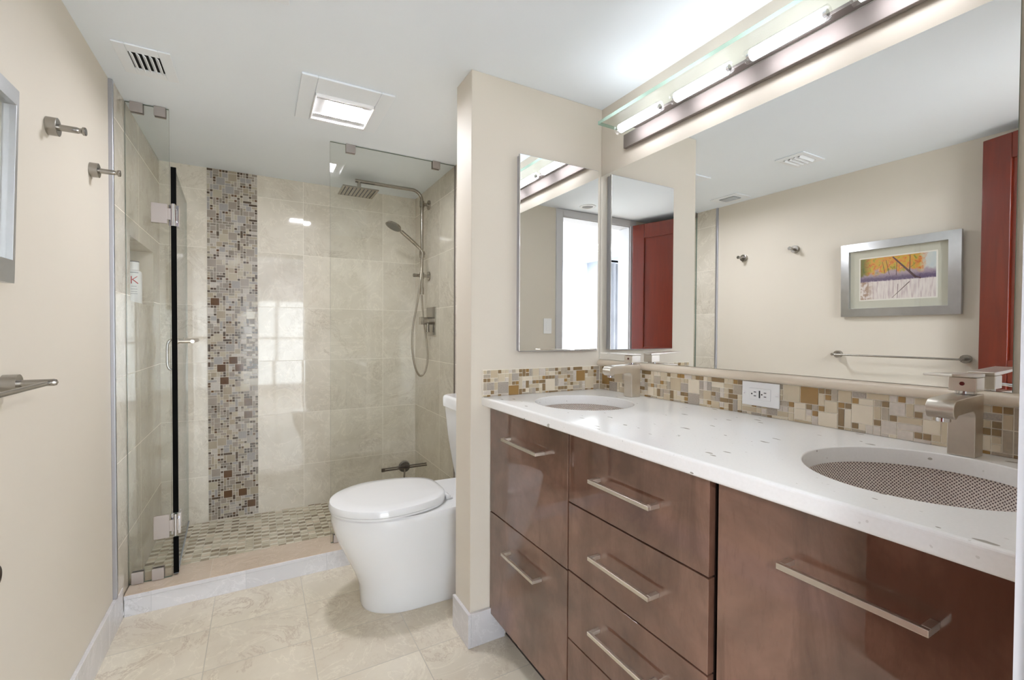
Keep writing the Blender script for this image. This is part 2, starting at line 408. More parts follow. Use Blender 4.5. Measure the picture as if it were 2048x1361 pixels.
def mosaic_choose(a, c, rng):
    s = a*c
    if s == 9: return rng.choice([0, 0, 1, 2, 2, 4, 5, 5, 7])
    if s == 4: return rng.choice([0, 1, 2, 3, 4, 7, 2])
    if s == 1: return rng.choice([6, 6, 6, 5, 3, 1, 0, 7, 2])
    return rng.choice([0, 1, 2, 3, 3, 4, 7, 6])
def mosaic(bm, nu, nv, fn, rng, h=.0016, g=.0011):
    for (i, j, a, c) in pack(nu, nv, rng):
        fn(bm, i, j, a, c, g, h+rng.uniform(0, .0006), mosaic_choose(a, c, rng))
# vertical strip on the back wall
SX0, SX1 = .229, .484; pitch = (SX1-SX0)/17; nv = int((CEIL-ZM)/pitch)
b = B(); box(b, SX0-.001, SX1+.001, D-.0012, D-.0001, ZM, CEIL-.001, 8)
def fs(bm, i, j, a, c, g, h, mi): box(bm, SX0+i*pitch+g, SX0+(i+a)*pitch-g, D-.001-h, D-.0012, CEIL-(j+c)*pitch+g, CEIL-j*pitch-g-.0006, mi)
mosaic(b, 17, nv, fs, random.Random(11))
tag(bm_obj('mosaic_strip', b, ms+[simple('strip_grout', (214, 208, 196), .8)]), 'vertical band of small mixed mosaic tiles running up the shower back wall', 'mosaic band')
# backsplash behind the vanity (right wall + partition)
BS = 1.0125
b = B(); box(b, W-.008, W-.0005, FRONT+.02, P-.009, CT+.0005, BS, 8); box(b, CF+.001, W-.0005, P-.008, P-.0005, CT+.0005, BS, 8)
pz = .0151
ny = int((P-.009-FRONT-.02)/pz)
def f1(bm, i, j, a, c, g, h, mi): box(bm, W-.008-h, W-.0078, P-.009-(i+a)*pz+g, P-.009-i*pz-g, max(BS-.001-(j+c)*pz+g, CT+.0006), BS-.001-j*pz-g, mi)
mosaic(b, ny, 7, f1, random.Random(5))
nx = int((W-.009-CF)/pz)
def f2(bm, i, j, a, c, g, h, mi): box(bm, CF+.002+i*pz+g, CF+.002+(i+a)*pz-g, P-.008-h, P-.0078, max(BS-.001-(j+c)*pz+g, CT+.0006), BS-.001-j*pz-g, mi)
mosaic(b, nx, 7, f2, random.Random(6))
tag(bm_obj('backsplash', b, mm+[M_GROUT]), 'low mosaic tile backsplash in cream, bronze and grey behind the white worktop', 'backsplash')
# bullnose ledge tile under the mirror
b = B(); prof = [(W-.0005, BS+.0004), (W-.016, BS+.0004), (W-.021, BS+.006), (W-.021, BS+.012), (W-.016, BS+.020), (W-.006, MB-.001), (W-.0005, MB-.001)]
prism(b, prof, 'y', FRONT+.02, P-.001)
tag(bm_obj('ledge_tile', b, simple('cream_ledge_stone', (220, 206, 186), .2, noise=.04, nscale=12), bevel=.003), 'rounded cream stone ledge between the mosaic backsplash and wall mirror', 'ledge')

# ================================================================== BATHROOM FITTINGS
# vents ------------------------------------------------------------
def vent(cx, cy, sx, sy, ox, oy, slats, label, along='y'):
    t = group('ceiling_vent', label, 'vent', (cx, cy, CEIL), 'ceiling air vents')
    b = B(); x0, x1, y0, y1 = cx-sx/2, cx+sx/2, cy-sy/2, cy+sy/2; a0, a1, b0, b1 = cx-ox/2, cx+ox/2, cy-oy/2, cy+oy/2
    z_ = CEIL-.006
    for (p, q, r_, s_) in ((x0, a0, y0, y1), (a1, x1, y0, y1), (a0, a1, y0, b0), (a0, a1, b1, y1)): box(b, p, q, r_, s_, z_, CEIL-.0005)
    bm_obj('vent_frame', b, simple('vent_white', (240, 245, 250), .5, noise=.004), t, bevel=.002)
    b = B(); box(b, a0, a1, b0, b1, CEIL-.0015, CEIL-.0005); bm_obj('vent_throat', b, M_DARK, t)
    for k in range(slats):
        b = B(); c_ = (k+.5)/slats
        if along == 'y':
            xm = a0+(a1-a0)*c_; w_ = (a1-a0)/slats*.36
            prism(b, [(xm-w_, CEIL-.002), (xm+w_*.6, CEIL-.013), (xm+w_, CEIL-.0115), (xm-w_*.6, CEIL-.0012)], 'y', b0, b1)
        else:
            ym = b0+(b1-b0)*c_; w_ = (b1-b0)/slats*.36
            prism(b, [(ym-w_, CEIL-.002), (ym+w_*.6, CEIL-.013), (ym+w_, CEIL-.0115), (ym-w_*.6, CEIL-.0012)], 'x', a0, a1)
        bm_obj('slat', b, MATS['vent_white'], t)
vent(.150, 2.030, .158, .205, .088, .115, 5, 'white ceiling vent with dark slots beside the left wall, near the shower')
vent(.465, 1.395, .205, .150, .130, .10, 4, 'white louvered ceiling vent seen only in the big wall mirror, nearest the doorway', 'x')
# fan light ----------------------------------------------------------
t = group('ceiling_fan_light', 'square white ceiling fan light glowing in front of the shower', 'ceiling light', (.80, 2.02, CEIL))
LX0, LX1, LY0, LY1 = .684, .914, 1.938, 2.158
b = B()
for (p, q, r_, s_) in ((.628, LX0, 1.820, 2.200), (LX1, .968, 1.820, 2.200), (LX0, LX1, 1.820, LY0), (LX0, LX1, LY1, 2.200)): box(b, p, q, r_, s_, CEIL-.009, CEIL-.0005)
bm_obj('cover_plate', b, simple('fan_plate_white', (240, 246, 252), .5, noise=.004), t, bevel=.003)
b = B()
for (p, q, r_, s_) in ((LX0, LX0+.006, LY0, LY1), (LX1-.006, LX1, LY0, LY1), (LX0, LX1, LY0, LY0+.006), (LX0, LX1, LY1-.006, LY1)): box(b, p, q, r_, s_, CEIL-.020, CEIL-.001)
bm_obj('rim', b, M_PLASTIC, t, bevel=.002)
b = B(); box(b, LX0, LX1, LY0, LY1, CEIL-.004, CEIL-.0006)
for k in range(4):
    for yy in (LY0+.010+k*.009, LY1-.014-k*.009): box(b, LX0+.006, LX1-.006, yy, yy+.004, CEIL-.010, CEIL-.0038)
bm_obj('grille', b, simple('grille_grey', (205, 204, 202), .5), t)
b = B(); box(b, .735, .873, 1.982, 2.112, CEIL-.0052, CEIL-.0038); bm_obj('light_lens', b, M_LENS, t)
# recessed round light by the doorway
t = group('recessed_light', 'small round recessed ceiling light beside the doorway, seen in the small mirror', 'ceiling light', (.87, .19+.06, CEIL))
b = B()
n = 32
for k in range(n):
    a0, a1 = 2*PI*k/n, 2*PI*(k+1)/n
    for (ra, za, rb, zb_) in ((.038, CEIL-.001, .046, CEIL-.006), (.046, CEIL-.006, .060, CEIL-.004), (.060, CEIL-.004, .062, CEIL-.0005)):
        v_ = [b.verts.new((.87+r*math.cos(a), .25+r*math.sin(a), z)) for r, a, z in ((ra, a0, za), (ra, a1, za), (rb, a1, zb_), (rb, a0, zb_))]; b.faces.new(v_)
bmesh.ops.remove_doubles(b, verts=b.verts, dist=1e-5); bm_obj('ring', b, M_WHITE, t, smooth=True)
b = B(); cyl(b, (.87, .25, CEIL-.0025), (.87, .25, CEIL-.0005), .040); bm_obj('lamp_well', b, simple('lamp_well_grey', (120, 118, 116), .5), t)

# vanity light bar ----------------------------------------------------
t = group('vanity_light_bar', 'glass and nickel wall light bar with glowing tubes above the big mirror', 'wall light', (W, .82, 1.93))
FY0, FY1 = .285, 1.352
b = B(); box(b, W-.006, W-.0005, FY0+.04, FY1-.04, 1.885, 1.93); box(b, 1.740, W-.005, FY0, FY1, 1.8745, 1.9275); bm_obj('back_plate', b, M_NICKELD, t, bevel=.0015)
b = B(); box(b, 1.708, 1.741, FY0+.065, FY1-.065, 1.9285, 1.9375); bm_obj('channel', b, M_NICKELD, t, bevel=.001)
def _shelfedge():
    t = NT('shelf_edge_green'); t.n.remove(t.b)
    a = t.node('ShaderNodeBsdfTranslucent'); a.inputs[0].default_value = rgb((196, 222, 210)); g = t.node('ShaderNodeBsdfTransparent'); g.inputs[0].default_value = rgb((170, 205, 190))
    k = t.node('ShaderNodeBsdfGlossy'); k.inputs[0].default_value = (1, 1, 1, 1); k.inputs['Roughness'].default_value = .1
    m1 = t.node('ShaderNodeMixShader'); m1.inputs[0].default_value = .45; t.l.new(g.outputs[0], m1.inputs[1]); t.l.new(a.outputs[0], m1.inputs[2])
    m2 = t.node('ShaderNodeMixShader'); m2.inputs[0].default_value = .06; t.l.new(m1.outputs[0], m2.inputs[1]); t.l.new(k.outputs[0], m2.inputs[2])
    t.l.new(m2.outputs[0], t.out.inputs[0]); return t.m
M_SHELFEDGE = _shelfedge()
M_SHELF = glass_pane('green_glass_shelf', (.95, .975, .965, 1), .08)
b = B(); _, fcs = box(b, 1.612, 1.742, FY0, FY1, 1.938, 1.951, 0)
for f in fcs:
    if abs(f.calc_center_median().z-1.9445) < .002: f.material_index = 1
bm_obj('glass_shelf', b, [M_SHELF, M_SHELFEDGE], t)
for k, y1_ in enumerate((1.312, 1.052, .794, .537)):
    y0_ = y1_-.207; cz, cx = 1.9180, 1.676
    b = B(); cyl(b, (cx, y0_+.014, cz), (cx, y1_-.014, cz), .0158, n=24); tb = bm_obj('lamp_tube', b, M_TUBE, t)
    b = B(); cyl(b, (cx, y0_, cz), (cx, y1_, cz), .0188, n=28); bm_obj('glass_sleeve', b, glass_pane('sleeve_glass', (.98, .98, .97, 1)) if k == 0 else bpy.data.materials['sleeve_glass'], tb)
    for (ya, yb) in ((y0_+.002, y0_+.0135), (y1_-.0135, y1_-.002)):
        b = B(); cyl(b, (cx, ya, cz), (cx, yb, cz), .009, n=20); bm_obj('end_cap', b, M_CHROME, tb)

# wall mirror ----------------------------------------------------------
b = B(); _, fcs = box(b, W-.006, W-.0005, .290, P-.002, MB, MT, 1)
for f in fcs:
    if abs(f.calc_center_median().x-(W-.006)) < 1e-4: f.material_index = 0
tag(bm_obj('wall_mirror', b, [M_MIRROR, M_EDGE]), 'large frameless mirror over the double vanity', 'mirror')
# medicine cabinet
t = group('medicine_cabinet', 'slim mirrored medicine cabinet on the short wall above the left sink', 'mirror cabinet', (1.53, P, 1.078))
b = B(); box(b, 1.347, 1.716, P-.017, P-.0005, 1.082, 1.818); bm_obj('cabinet_body', b, M_ALU, t, bevel=.001)
b = B(); _, fcs = box(b, 1.342, 1.719, P-.030, P-.019, 1.0785, 1.821, 1)
for f in fcs:
    if abs(f.calc_center_median().y-(P-.030)) < 1e-4: f.material_index = 0
bm_obj('mirror_door', b, [M_MIRROR, M_ALU], t, bevel=.0022, seg=1)

# ------------------------------------------------------------------ vanity
BY0 = FRONT+.016
def handle(bm, y0_, y1_, z_, hh=.0095, xf=XF, out=.035):
    x0 = xf-out
    box(bm, x0, x0+.0075, y0_, y1_, z_-hh/2, z_+hh/2); box(bm, x0+.0075, xf, y0_, y0_+.010, z_-hh/2, z_+hh/2); box(bm, x0+.0075, xf, y1_-.010, y1_, z_-hh/2, z_+hh/2)
def unit(name_label, y0_, y1_, fronts):
    t = group('vanity_cabinet', name_label, 'cabinet', (XF+.25, (y0_+y1_)/2, .03), 'vanity base cabinets')
    b = B(); x0 = XF+.019
    box(b, x0, W-.002, y0_, y0_+.016, .1034, .8795); box(b, x0, W-.002, y1_-.016, y1_, .1034, .8795); box(b, x0, W-.002, y0_+.016, y1_-.016, .1034, .120); box(b, W-.012, W-.002, y0_+.016, y1_-.016, .120, .8795); box(b, x0, x0+.004, y0_+.016, y1_-.016, .120, .8795)
    box(b, x0+.05, x0+.066, y0_, y1_, .001, .1034); box(b, W-.03, W-.014, y0_, y1_, .001, .1034)
    bm_obj('carcass', b, simple('dark_carcass', (34, 24, 20), .5), t)
    for (nm, a, c, hy0, hy1, hz) in fronts:
        b = B(); box(b, XF, XF+.0185, y0_+.0015, y1_-.0015, a, c); fr = bm_obj(nm, b, M_VENEER, t, bevel=.0012)
        if hy0: b = B(); handle(b, hy0, hy1, hz); bm_obj('handle', b, M_NICKEL, fr, bevel=.0007)
    return t
unit('narrow brown lacquered cabinet under the left sink, next to the short wall', 1.016, P-.001,
     [('cabinet_door', .4895, .8775, 1.133, 1.353, .787), ('drawer', .105, .4855, 1.146, 1.349, .397)])
unit('brown lacquered drawer bank in the middle of the vanity', .5635, 1.014,
     [('drawer', .6835, .8775, .687, .889, .780), ('drawer', .4935, .6795, .686, .887, .5865), ('drawer', .3025, .4895, .686, .886, .398), ('drawer', .105, .2985, .686, .886, .20)])
unit('wide brown lacquered cabinet under the right sink with the longest pull', BY0+.012, .5475,
     [('drawer', .4895, .8775, .229, .417, .783), ('drawer', .105, .4855, .229, .417, .397)])
# ------------------------------------------------------------------ worktop with two holes
SINKS = [(1.487, .334, .188, .170), (1.460, 1.232, .165, .168)]
def worktop():
    b = B(); x0, x1, y0_, y1_ = CF, W-.0006, BY0, P-.0006; r = .006; th = .0325
    def rect(ins, z):
        return [b.verts.new(p) for p in ((x0+ins, y0_, z), (x1, y0_, z), (x1, y1_, z), (x0+ins, y1_, z))]
    rings = []
    for k in range(5):
        a = k/4*PI/2; rings.append(rect(r*(1-math.sin(a)), CT-r*(1-math.cos(a))))
    for k in range(5):
        a = k/4*PI/2; rings.append(rect(r*(1-math.cos(a)), CT-th+r-r*math.sin(a)))
    for p, q in zip(rings, rings[1:]):
        for i in range(4): b.faces.new((p[i], p[(i+1) % 4], q[(i+1) % 4], q[i]))
    N = 96
    tops, bots = [], []
    for (cx, cy, ax, ay) in SINKS:
        rr_ = []
        for k in range(4):
            a = k/3*PI/2; e = .0025*(1-math.sin(a)); rr_.append([b.verts.new((cx+(ax+e)*math.cos(2*PI*i/N), cy+(ay+e)*math.sin(2*PI*i/N), CT-.0025*(1-math.cos(a)))) for i in range(N)])
        rr_.append([b.verts.new((cx+ax*math.cos(2*PI*i/N), cy+ay*math.sin(2*PI*i/N), CT-th)) for i in range(N)])
        for p, q in zip(rr_, rr_[1:]):
            for i in range(N): f = b.faces.new((p[i], p[(i+1) % N], q[(i+1) % N], q[i])); f.smooth = True
        tops.append(rr_[0]); bots.append(rr_[-1])
    def fill(outer, inners):
        es = []
        for L in [outer]+inners:
            for i in range(len(L)):
                e = b.edges.get((L[i], L[(i+1) % len(L)])) or b.edges.new((L[i], L[(i+1) % len(L)])); es.append(e)
        bmesh.ops.triangle_fill(b, use_beauty=True, use_dissolve=False, edges=es)
    fill(rings[0], tops); fill(rings[-1], bots)
    return b
tag(bm_obj('worktop', worktop(), M_QUARTZ), 'long white speckled quartz worktop with two oval sink cutouts', 'countertop')
# sinks
def sink(cx, cy, ax, ay, label):
    t = group('undermount_sink', label, 'sink', (cx, cy, CT-.16), 'undermount sinks')
    b = B(); uvl = b.loops.layers.uv.new('UVMap'); N = 128; K = 26; zt = CT-.0335
    rings = []; rim = [b.verts.new((cx+(ax+.016)*math.cos(2*PI*i/N), cy+(ay+.016)*math.sin(2*PI*i/N), zt)) for i in range(N)]
    rings.append(rim)
    for k in range(K+1):
        a = k/K; s = math.cos(a*PI/2)**.62 if a < 1 else .0; s = max(s, .10); zz = zt-.125*math.sin(a*PI/2)**.9
        rings.append([b.verts.new((cx+(ax+.004)*s*math.cos(2*PI*i/N), cy+(ay+.004)*s*math.sin(2*PI*i/N), zz)) for i in range(N)])
    pitch_ = .0047; NU = int(2*PI*(ax+ay)/2/pitch_)
    arc = [0.]
    for k in range(1, len(rings)): arc.append(arc[-1]+(rings[k][0].co-rings[k-1][0].co).length)
    for k in range(len(rings)-1):
        for i in range(N):
            f = b.faces.new((rings[k][i], rings[k][(i+1) % N], rings[k+1][(i+1) % N], rings[k+1][i])); f.smooth = True
            for l, (ii, kk) in zip(f.loops, ((i, k), (i+1, k), (i+1, k+1), (i, k+1))): l[uvl].uv = (ii/N*NU, arc[kk]/pitch_)
    b.faces.new(rings[-1])
    bm_obj('basin', b, M_SINK, t)
    b = B(); cyl(b, (cx, cy, zt-.1248), (cx, cy, zt-.1215), .022, .019); bm_obj('drain', b, M_NICKEL, t)
sink(*SINKS[0], 'oval undermount sink with woven metallic dots in front of the right faucet')
sink(*SINKS[1], 'oval undermount sink with woven metallic dots near the short wall')
# faucets
def faucet(yc, label):
    t = group('faucet', label, 'faucet', (1.703, yc, CT), 'square brushed nickel faucets'); hw = .0205; z = CT
    arc = lambda cx, cz, r, a0, a1, n=8: [(cx+r*math.cos(math.radians(a0+(a1-a0)*i/n)), cz+r*math.sin(math.radians(a0+(a1-a0)*i/n))) for i in range(n+1)]
    poly = [(1.724, z+.0005), (1.682, z+.0005)]+arc(1.667, z+.076, .015, 0, 90)+[(1.600, z+.089)]+arc(1.594, z+.0995, .018, 250, 100)+[(1.606, z+.1185), (1.724, z+.1215)]
    b = B(); prism(b, poly, 'y', yc-hw, yc+hw); bm_obj('spout_body', b, M_NICKEL, t, bevel=.0015)
    b = B(); cyl(b, (1.596, yc, z+.0835), (1.596, yc, z+.0765), .011, n=24); bm_obj('aerator', b, M_CHROME, t)
    b = B(); cyl(b, (1.703, yc, z+.1215), (1.703, yc, z+.127), .016); bm_obj('swivel', b, M_CHROME, t)
    b = B(); box(b, 1.683, 1.726, yc-hw, yc+hw, z+.127, z+.154); hd = bm_obj('control_block', b, M_NICKEL, t, bevel=.0015)
    b = B(); prism(b, [(1.728, z+.1545), (1.728, z+.161), (1.566, z+.1665), (1.564, z+.162), (1.69, z+.1545)], 'y', yc-hw, yc+hw); bm_obj('lever', b, M_NICKEL, hd, bevel=.0012)
    b = B(); cyl(b, (1.683, yc, z+.142), (1.6818, yc, z+.142), .0038, n=20); bm_obj('temperature_mark', b, simple('dark_red_mark', (96, 26, 22), .3), hd)
faucet(.341, 'square brushed nickel faucet behind the right sink')
faucet(1.254, 'square brushed nickel faucet behind the left sink near the corner')
# outlet
t = group('wall_outlet', 'white double electrical outlet plate set into the mosaic backsplash', 'outlet', (W-.012, .786, .976))
ox = W-.0105
b = B(); box(b, ox-.005, ox, .7305, .8415, .9415, 1.0105); bm_obj('cover_plate', b, M_PLASTIC, t, bevel=.002)
b = B(); box(b, ox-.0068, ox-.005, .7545, .8175, .9595, .9925); ins = bm_obj('receptacle', b, M_PLASTIC, t, bevel=.001)
b = B()
for yc_ in (.8010, .7710):
    s_ = 1
    for dz in (.0055, -.0055): box(b, ox-.0072, ox-.0067, yc_-.0045, yc_+.0025, .976+dz-.0011, .976+dz+.0011)
    cyl(b, (ox-.0072, yc_+.0085, .976), (ox-.0067, yc_+.0085, .976), .0022, n=14)
for dy in (.7845,): box(b, ox-.0075, ox-.0067, dy, dy+.0035, .9655, .9865)
bm_obj('slots', b, simple('slot_dark', (50, 50, 52), .5), ins)
for yc_ in (.7375, .8345):
    b = B(); cyl(b, (ox-.0055, yc_, .976), (ox-.0045, yc_, .976), .0024, n=14); bm_obj('screw', b, M_CHROME, t)

# ================================================================== TOILET
def toilet():
    yc = 1.960; t = group('toilet', 'white skirted two piece toilet facing left beyond the short wall', 'toilet', (1.1, yc, 0))
    def sec(xf, a, w, xb, wb, z, n=28):
        pts = []
        for i in range(n+1):
            th = -PI/2+PI*i/n
            cx_ = math.cos(th); sy_ = math.sin(th)
            pts.append((xf+a-a*abs(cx_)**.92*(1 if cx_ >= 0 else -1), yc+w*math.copysign(abs(sy_)**.95, sy_), z))
        m = 10
        for i in range(1, m+1):
            s = i/m; pts.append((xf+a+(xb-xf-a)*s, yc+w+(wb-w)*s**1.4, z))
        for i in range(0, m):
            s = 1-i/m; pts.append((xf+a+(xb-xf-a)*s, yc-(w+(wb-w)*s**1.4), z))
        return pts
    S = [(.0005, .862, .20, .142, 1.452, .155), (.012, .858, .20, .146, 1.452, .158), (.05, .857, .205, .149, 1.452, .158), (.10, .850, .215, .154, 1.452, .160), (.15, .832, .23, .160, 1.452, .162), (.20, .810, .25, .168, 1.452, .165),
         (.25, .786, .265, .177, 1.452, .168), (.30, .764, .28, .186, 1.452, .170), (.35, .748, .29, .194, 1.452, .172), (.385, .742, .295, .198, 1.452, .173), (.404, .744, .295, .197, 1.452, .173), (.412, .752, .29, .190, 1.450, .170)]
    b = B(); loft(b, [sec(xf, a, w_, xb, wb, z) for (z, xf, a, w_, xb, wb) in S])
    bm_obj('bowl', b, M_PORC, t, smooth=True)
    def oval(xf, xb, w, z, n=64, sq=.0):
        L = xb-xf; pts = []
        for i in range(n):
            th = 2*PI*i/n; c_, s_ = math.cos(th), math.sin(th)
            x = xf+L/2-L/2*c_
            # back end is squarer than the front
            if c_ < 0: k = abs(s_)**.62; x = xf+L/2+L/2*abs(c_)**.80
            else: k = abs(s_)
            taper = 1-.16*max(0, (x-xf)/L-.35)
            pts.append((x, yc+math.copysign(k, s_)*w*taper, z))
        return pts
    b = B(); loft(b, [oval(.744, 1.206, .192, .4135), oval(.738, 1.208, .199, .4150), oval(.738, 1.208, .199, .4225), oval(.742, 1.206, .195, .4240)])
    bm_obj('seat', b, M_PORC, t, smooth=True)
    b = B(); loft(b, [oval(.740, 1.207, .199, .4255), oval(.734, 1.210, .205, .4270), oval(.735, 1.210, .204, .444), oval(.738, 1.208, .200, .4515), oval(.748, 1.204, .190, .4555), oval(.80, 1.185, .150, .4585), oval(.92, 1.09, .05, .4600)])
    bm_obj('lid', b, M_PORC, t, smooth=True)
    for s in (-1, 1):
        b = B(); cyl(b, (1.215, yc+s*.075-.018, .424), (1.215, yc+s*.075+.018, .424), .011, n=20); box(b, 1.205, 1.238, yc+s*.075-.016, yc+s*.075+.016, .4125, .421); bm_obj('hinge', b, M_PORC, t, bevel=.002)
    # tank
    def rr(x0, x1, w, z, r=.03, n=6):
        pts = []
        for (cx_, cy_, a0) in ((x0+r, yc-w+r, 180), (x1-r*.4, yc-w+r*.4, 270), (x1-r*.4, yc+w-r*.4, 0), (x0+r, yc+w-r, 90)):
            q = r if cx_ == x0+r else r*.4
            for i in range(n+1):
                a = math.radians(a0+90*i/n); pts.append((cx_+q*math.cos(a), cy_+q*math.sin(a), z))
        return pts
    b = B(); loft(b, [rr(1.352, 1.453, .165, .405), rr(1.345, 1.453, .170, .43), rr(1.332, 1.453, .178, .50), rr(1.312, 1.453, .190, .64), rr(1.300, 1.453, .197, .765), rr(1.299, 1.453, .197, .7785)])
    bm_obj('tank', b, M_PORC, t, smooth=True)
    b = B(); loft(b, [rr(1.296, 1.455, .201, .780), rr(1.291, 1.457, .205, .783), rr(1.291, 1.457, .205, .826), rr(1.295, 1.456, .202, .834), rr(1.303, 1.452, .194, .838)])
    bm_obj('tank_lid', b, M_PORC, t, smooth=True)
    for o in t.children:
        if o.name.startswith('tank'):
            for p_ in o.data.polygons: p_.use_smooth = abs(p_.normal.z) < .9
toilet()

# ================================================================== SHOWER
# fixed panels and door
def pane(bm, x0, x1, y0_, y1_, z0_, z1_, big):
    _, fcs = box(bm, x0, x1, y0_, y1_, z0_, z1_, 1)
    for f in fcs:
        c_ = f.calc_center_median()
        n_ = f.normal
    ax = 'xyz'.index(big); lo, hi = ((x0, x1), (y0_, y1_), (z0_, z1_))[ax]
    for f in fcs:
        c_ = f.calc_center_median()[ax]
        if abs(c_-lo) < 1e-5 or abs(c_-hi) < 1e-5: f.material_index = 0
def clip(parent, x0, x1, z0_, z1_):
    b = B(); box(b, x0, x1, YG-.009, YG-.0005, z0_, z1_); box(b, x0, x1, YG+.0105, YG+.019, z0_, z1_)
    bm_obj('clip', b, M_CLIP, parent, bevel=.0012)
t = group('shower_glass_panel', 'narrow fixed shower glass panel against the left tiled wall', 'glass panel', (.085, YG, CH), 'fixed shower glass panels')
b = B(); pane(b, T+.002, .158, YG, YG+.010, CH+.001, CEIL-.002, 'y'); bm_obj('glass', b, [M_GLASS, M_EDGE], t)
clip(t, .029, .072, 2.053, 2.093); clip(t, .108, .148, 2.053, 2.093); clip(t, .021, .062, .0885, .138); clip(t, .089, .131, .0885, .138)
t = group('shower_glass_panel', 'wide fixed shower glass panel behind the toilet', 'glass panel', (1.13, YG, CH), 'fixed shower glass panels')
b = B(); pane(b, .800, XR-.002, YG, YG+.010, CH+.001, CEIL-.002, 'y'); bm_obj('glass', b, [M_GLASS, M_EDGE], t)
clip(t, .874, .920, 2.053, 2.093); clip(t, 1.327, 1.370, 2.053, 2.093); clip(t, .812, .856, .0885, .128); clip(t, 1.327, 1.370, .0885, .128)
b = B(); box(b, XR-.0025, XR-.0005, YG-.004, YG+.014, CH+.001, CEIL-.002); bm_obj('wall_channel', b, M_NICKELD, t)
# door, open inward
ang = math.atan2(3.085-2.425, -.030)  # direction of the open door
t = group('shower_glass_door', 'open frameless shower glass door with black edge seal and nickel hinges', 'glass door', (.171, 2.418, CH), rot=(0, 0, ang-PI/2+0))
def dl(bm):   # build door in local coordinates: +y runs along the door
    pass
bpy.context.view_layer.update()
def dobj(name, bm, mats, parent, **k):
    me_o = bm_obj(name, bm, mats, None, **k); me_o.parent = parent; return me_o
L_ = .630; z0l = .012; z1l = 1.851-CH
b = B(); _, fcs = box(b, -.005, .005, .004, L_, z0l, z1l, 1)
for f in fcs:
    if abs(abs(f.calc_center_median().x)-.005) < 1e-5: f.material_index = 0
dobj('glass', b, [M_GLASS, M_EDGE], t)
b = B(); box(b, -.009, .010, -.006, .003, z0l, .26-CH-.005); box(b, -.009, .010, -.006, .003, .362-CH, 1.600-CH); box(b, -.009, .010, -.006, .003, 1.692-CH, z1l)
dobj('edge_seal', b, M_BLACK, t)
b = B(); box(b, -.008, .008, .006, L_-.004, .004, .012); dobj('bottom_sweep', b, simple('clear_sweep', (150, 156, 160), .3), t)
for zc_ in (1.646, .311):
    zl = zc_-CH
    b = B(); box(b, -.018, .018, .004, .052, zl-.045, zl+.045); box(b, -.012, .012, -.012, .004, zl-.026, zl+.026); hg = dobj('hinge', b, M_CHROME, t, bevel=.0015)
    b = B(); cyl(b, (0, -.008, zl-.047), (0, -.008, zl+.047), .0075, n=20); o = bm_obj('hinge_pin', b, M_CHROME, None); o.parent = hg
# C pull on the inner face, towel bar on the outer face
b = B(); pl = [(-.006, .385, 1.105-CH), (-.045, .385, 1.105-CH), (-.060, .385, 1.085-CH), (-.062, .385, 1.03-CH), (-.060, .385, .975-CH), (-.045, .385, .955-CH), (-.006, .385, .955-CH)]
tube(b, smooth_path(pl, 6), .006, 14); dobj('pull_handle', b, M_CHROME, t)
b = B(); zt = 1.103-CH
cyl(b, (.0055, .075, zt), (.060, .075, zt), .008, n=20); cyl(b, (.0055, .385, zt), (.060, .385, zt), .008, n=20); cyl(b, (.060, .055, zt), (.060, .405, zt), .008, n=20)
cyl(b, (.0055, .075, zt), (.009, .075, zt), .013, n=20); cyl(b, (.0055, .385, zt), (.009, .385, zt), .013, n=20)
dobj('towel_rail', b, M_NICKEL, t)
# hinge plates belong to the fixed glass side of the hinge but move with the door's hardware
for (z_a, z_b) in ((1.606, 1.689), (.262, .362)):
    b = B(); box(b, .096, .151, YG-.009, YG-.0005, z_a, z_b); box(b, .1505, .163, YG-.009, YG-.001, (z_a+z_b)/2-.024, (z_a+z_b)/2+.024)
    o = bm_obj('hinge_plate', b, M_CLIP, None, bevel=.0012)
    o.parent = t; o.matrix_parent_inverse = t.matrix_basis.inverted()

# shower column
SY = 2.862
t = group('shower_rail', 'tall satin nickel shower rail with a square rain head on the right shower wall', 'shower', (XR, SY, 1.4))
b = B(); path = [(1.415, SY, 1.395), (1.415, SY, 1.6), (1.415, SY, 1.997)]
for i in range(1, 9):
    a = i/8*PI/2; path.append((1.415-.065*(1-math.cos(a)), SY, 1.997+.065*math.sin(a)))
path += [(1.20, SY, 2.062), (1.000, SY, 2.062)]
tube(b, path, .0105, 20); bm_obj('pipe', b, M_SHOWERM, t)
for zc_, xe in ((1.979, 1.404), (1.516, 1.357)):
    b = B(); cyl(b, (XR-.0005, SY, zc_), (XR-.008, SY, zc_), .031, .030, n=36); cyl(b, (XR-.008, SY, zc_), (xe, SY, zc_), .0105, n=24)
    cyl(b, (1.415, SY, zc_-.02), (1.415, SY, zc_+.02), .0145, n=24); bm_obj('wall_bracket', b, M_SHOWERM, t)
b = B(); cyl(b, (1.415, SY, 1.395), (1.415, SY, 1.44), .0135, n=24); bm_obj('lower_fitting', b, M_SHOWERM, t)
b = B(); cyl(b, (1.022, SY, 2.008), (1.022, SY, 2.056), .013, .010, n=20); box(b, .918, 1.125, 2.790, 2.985, 1.999, 2.006); hd = bm_obj('rain_head', b, M_SHOWERM, t, bevel=.001)
b = B()
for k in range(9): box(b, .932+k*.0215, .9365+k*.0215, 2.802, 2.973, 1.9975, 1.9989)
o = bm_obj('nozzle_strips', b, simple('nozzle_grey', (70, 68, 64), .6), hd)
